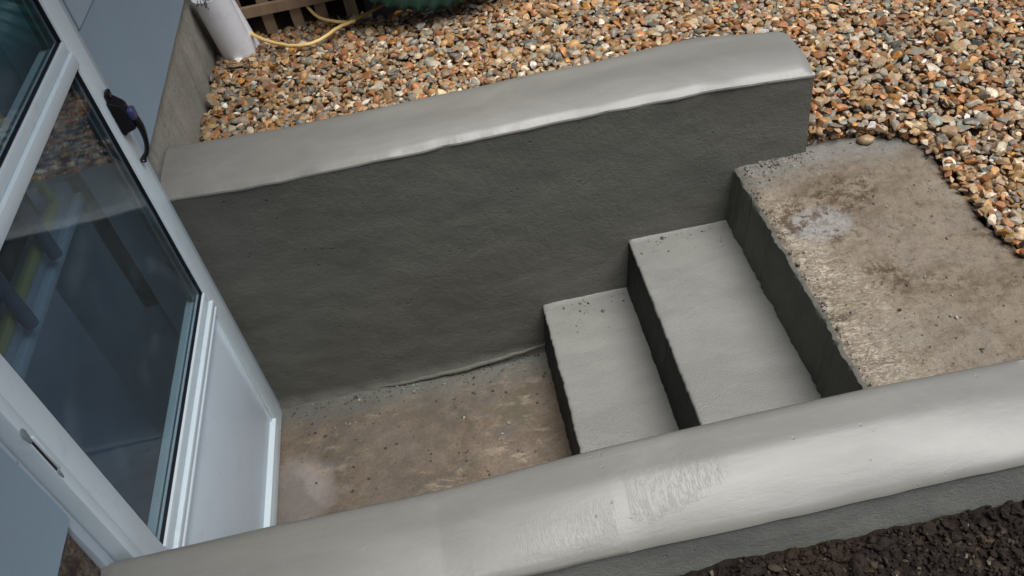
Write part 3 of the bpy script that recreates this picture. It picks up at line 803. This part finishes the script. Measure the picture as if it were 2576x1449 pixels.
# yellow hose and twig
zz = .742
hp = [(.022, 2.26, .86), (.030, 2.16, .80), (0.058, 2.02, zz+.02), (.097, 1.922, zz+.008), (.142, 1.845, zz+.004), (.21, 1.779, zz), (.277, 1.736, zz), (.341, 1.742, zz), (.412, 1.807, zz), (.46, 1.835, zz-.004)]
bm = bmesh.new(); sp = spline(hp, 14); tube(bm, [p+Vector((0, 0, .002*nz(i*.2))) for i, p in enumerate(sp)], .0058, 12)
tag(bm_obj("hose", bm, m_hose, None, 60), "thin yellow hose curving round the white pipe and across the gravel", "hose")
hp = [(.255, 2.12, .84), (.275, 2.04, .79), (.30, 1.985, .762), (.339, 1.912, zz), (.393, 1.858, zz-.002), (.44, 1.85, zz-.012)]
bm = bmesh.new(); sp = spline(hp, 12); tube(bm, sp, .0054, 12)
tag(bm_obj("hose", bm, m_hose, None, 60), "short loop of yellow hose coming down the front of the lattice", "hose")
bm = bmesh.new()
tube(bm, spline([(.44, 1.835, zz-.004), (.50, 1.85, zz+.004), (.56, 1.872, zz+.012), (.60, 1.885, zz+.018)], 8), [.007-.003*i/24 for i in range(25)], 8)
tube(bm, spline([(.525, 1.857, zz+.006), (.538, 1.885, zz+.018), (.545, 1.90, zz+.026)], 6), .004, 8)
tag(bm_obj("twig", bm, m_twig, None, 60), "forked yellow brown twig lying on the gravel near the green duct", "twig")

# ------------------------------------------------------------------ gravel
def stone_variants(sub, nvar, seed):
    r = np.random.default_rng(seed); out = []
    bm = bmesh.new(); bmesh.ops.create_icosphere(bm, subdivisions=sub, radius=1)
    bm.verts.ensure_lookup_table(); P0 = np.array([v.co[:] for v in bm.verts]); F = np.array([[v.index for v in f.verts] for f in bm.faces]); bm.free()
    for i in range(nvar):
        P = P0.copy()
        for k in range(r.integers(6, 15)):
            n = r.normal(size=3); n /= np.linalg.norm(n); d = r.uniform(.42, .85)
            P -= np.maximum(0, P@n-d)[:, None]*n
        sc = np.array([1, r.uniform(.52, .95), r.uniform(.24, .72)]); P = P*sc; P /= np.abs(P).max()
        out.append(P)
    return out, F
def rotm(q):
    w, x, y, z = q.T
    return np.stack([1-2*(y*y+z*z), 2*(x*y-z*w), 2*(x*z+y*w), 2*(x*y+z*w), 1-2*(x*x+z*z), 2*(y*z-x*w), 2*(x*z-y*w), 2*(y*z+x*w), 1-2*(x*x+y*y)], 1).reshape(-1, 3, 3)
def scatter(name, pos, size, sub, nvar, mat, seed, tilt=.6, fset=None):
    r = np.random.default_rng(seed); var, F = stone_variants(sub, nvar, seed); nv = len(var[0]); n = len(pos)
    q = np.zeros((n, 4)); a = r.uniform(0, 2*np.pi, n)
    ax = r.normal(size=(n, 3)); ax /= np.linalg.norm(ax, axis=1)[:, None]; t = r.normal(0, tilt, n)
    q1 = np.stack([np.cos(a/2), 0*a, 0*a, np.sin(a/2)], 1); q2 = np.concatenate([np.cos(t/2)[:, None], ax*np.sin(t/2)[:, None]], 1)
    Rm = rotm(q2)@rotm(q1); vi = r.integers(0, nvar, n); V = np.array(var)[vi]
    co = np.einsum('nij,nvj->nvi', Rm, V*size[:, None, None])+pos[:, None, :]
    me = bpy.data.meshes.new(name); tv = n*nv; nf = len(F)
    faces = (F[None]+(np.arange(n)*nv)[:, None, None]).reshape(-1)
    me.vertices.add(tv); me.vertices.foreach_set("co", co.reshape(-1).astype(np.float32))
    me.loops.add(len(faces)); me.loops.foreach_set("vertex_index", faces.astype(np.int32))
    me.polygons.add(n*nf); me.polygons.foreach_set("loop_start", (np.arange(n*nf)*3).astype(np.int32)); me.polygons.foreach_set("loop_total", np.full(n*nf, 3, np.int32))
    me.update(calc_edges=True); me.validate()
    for nm in ("rnd", "rnd2"):
        at = me.attributes.new(nm, 'FLOAT', 'POINT'); at.data.foreach_set("value", np.repeat(r.uniform(0, 1, n), nv).astype(np.float32))
    me.shade_smooth(); me.set_sharp_from_angle(angle=R(38))
    return link(name, me, mat)
def inside_ok(x, y):
    if y < WT-.025 and x < L+.010 : return False
    if x < -.010: return False
    if y < .945:
        tab = [(-.3, 1.975), (.20, 1.94), (.43, 1.912), (.53, 1.892), (.695, 1.902), (.777, 1.915), (.84, 1.90), (.885, 1.865), (.92, 1.80), (.955, 1.70)]
        lim = lerp_tab(tab, y)-.024+.012*nz(x*20, y*20)
        if x < lim and not (y > .925+.012*nz(x*25, 3) and x > 1.645): return False
    if y > 1.985 and x < 1.3: return False
    if .50 < x < 1.12 and y > 1.91+.03*nz(x*9, 4): return False
    if (x-.062)**2+(y-1.855)**2 < .053**2: return False
    return True
P = []; S = []; cell = .0158
for layer in range(2):
    y = -.35
    while y < 2.2:
        x = -0.02
        while x < 2.95:
            px = x+random.uniform(-.5, .5)*cell*1.2; py = y+random.uniform(-.5, .5)*cell*1.2
            if inside_ok(px, py) and not (py > 1.99 and px < 1.02 and layer):
                s = .0122*math.exp(random.gauss(0, .30)); s = min(s, .025)
                P.append((px, py, zg(px, py)+(-.012 if layer == 0 else .004)+random.uniform(-.006, .007))); S.append(s)
            x += cell*(1 if layer else 1.25)
        y += cell*(1 if layer else 1.25)
for i in range(2600):        # fill packed down beside the slab
    t = random.random()
    if t < .6: py = random.uniform(-.3, .93); px = lerp_tab([(-.3, 1.975), (.20, 1.94), (.43, 1.912), (.53, 1.892), (.695, 1.902), (.777, 1.915), (.84, 1.90), (.885, 1.865), (.94, 1.78)], py)+random.uniform(0, .07)
    else: px = random.uniform(1.625, 1.9); py = random.uniform(.95, 1.0)
    P.append((px, py, random.uniform(.532, .558))); S.append(random.uniform(.007, .014))
P = np.array(P); S = np.array(S)
nearm = (P[:, 0] > 1.55) & (P[:, 1] < 1.5)
g = scatter("gravel", P[nearm], S[nearm], 3, 40, m_stone, 5); g2 = scatter("gravel", P[~nearm], S[~nearm], 2, 60, m_stone, 6)
with bpy.context.temp_override(active_object=g, selected_editable_objects=[g, g2]): bpy.ops.object.join()
tag(g, "brown, tan and grey river gravel around the stair well", "gravel", kind='stuff')
print("stones", len(P))
# a few pebbles spilt on the slab edge are things one can point at
def pebble(loc, r, seed, label):
    b2 = lump_mesh(seed, r, 1.15, .85, .62, .22, 3); o = bm_obj("pebble", b2, pebble_mats[seed % 3], None, 60); o.location = loc; o.rotation_euler = (0, 0, seed)
    tag(o, label, "pebble")
pebble_mats = [paint_mat("tan_pebble", (.33, .22, .12), .4, .3), paint_mat("orange_pebble", (.38, .17, .07), .4, .3), paint_mat("slate_pebble", (.13, .14, .15), .4, .3)]
pebble((1.765, .905, R3+.010), .019, 3, "oval tan pebble on the back edge of the rough slab")

cr = []
for i in range(1300):
    u = random.random()
    if u < .22: x, y, z = random.uniform(0.02, .84), W-abs(random.gauss(0, .03))-.012, .003
    elif u < .34: x, y, z = random.uniform(0.02, .83), random.uniform(.45, W), .002
    elif u < .50: x, y, z = random.uniform(1.44, 1.63), W-abs(random.gauss(0, .03))-.004, R3+.002
    elif u < .74: x, y, z = random.uniform(1.44, 1.88), random.uniform(0, .92), R3+.001
    elif u < .94: x, y, z = 1.424+abs(random.gauss(0, .012)), random.uniform(0.02, .90), R3-.001
    else:
        k = random.random() < .5; x = random.uniform(X1+.01, X2-.02) if k else random.uniform(X2+.02, X3-.02); y = W-abs(random.gauss(0, .05))-.01; z = (R1 if k else R2)+.001
    cr.append((x, y, z))
crs = scatter("mortar_crumbs", np.array(cr), np.clip(.0021*np.exp(rng.normal(0, .5, len(cr))), .001, .006), 2, 20, m_crumb, 12, 1.0)
tag(crs, "crumbs of grey mortar and mud lying on the floor, steps and slab", "crumbs", kind='stuff')
# ------------------------------------------------------------------ soil
def soil():
    nx, ny = 330, 110; vs = []; fs = []
    for i in range(nx+1):
        for j in range(ny+1):
            x = -.05+i*2.45/nx; y = -.165-.80*j/ny
            z = .592+.022*fbm(x*5, y*5)+.014*fbm(x*16, y*16, 3)+.006*fbm(x*50, y*50, 6)
            vs.append((x, y, z))
    for i in range(nx):
        for j in range(ny):
            a = i*(ny+1)+j; fs.append((a, a+1, a+ny+2, a+ny+1))
    tag(mk("soil", vs, fs, m_soil, sm=70), kind='structure')
soil()
n = 16000; px = rng.uniform(.45, 2.2, n); py = -.18-np.abs(rng.normal(0, .20, n))
pz = np.array([.596+.022*fbm(a*5, b*5)+.014*fbm(a*16, b*16, 3) for a, b in zip(px, py)])
cl = scatter("soil_clods", np.stack([px, py, pz+rng.uniform(-.002, .006, n)], 1), np.clip(.0036*np.exp(rng.normal(0, .55, n)), .0015, .016), 2, 30, m_soil, 9, 1.5)
tag(cl, "crumbly dark brown clods of soil along the foreground wall", "soil", kind='stuff')
tp = [(1.30, -.24, .612), (1.22, -.235, .61), (1.40, -.26, .61), (1.05, -.25, .612)]
def leaf(loc, s, rz, mat, label):
    bm = bmesh.new(); vs = []
    for i in range(9):
        t = i/8; wd = math.sin(math.pi*t)**.8*.34*s; z = .12*s*math.sin(t*3)
        vs.append([bm.verts.new((t*s, -wd, z+.05*s)), bm.verts.new((t*s, 0, z)), bm.verts.new((t*s, wd, z+.05*s))])
    for a, b in zip(vs, vs[1:]):
        for k in range(2): bm.faces.new((a[k], b[k], b[k+1], a[k+1]))
    bmesh.ops.remove_doubles(bm, verts=bm.verts, dist=1e-6)
    r = bmesh.ops.solidify(bm, geom=bm.faces[:], thickness=.0006)
    o = bm_obj("leaf", bm, mat, None, 60); o.location = loc; o.rotation_euler = (.3, .1, rz); tag(o, label, "leaf")
leaf((1.50, -.235, .625), .026, .4, m_leaf, "curled brown leaf on the dark soil at the right")
leaf((1.17, -.285, .628), .018, 1.2, m_gleaf, "small yellow green leaf on the soil at the bottom edge")
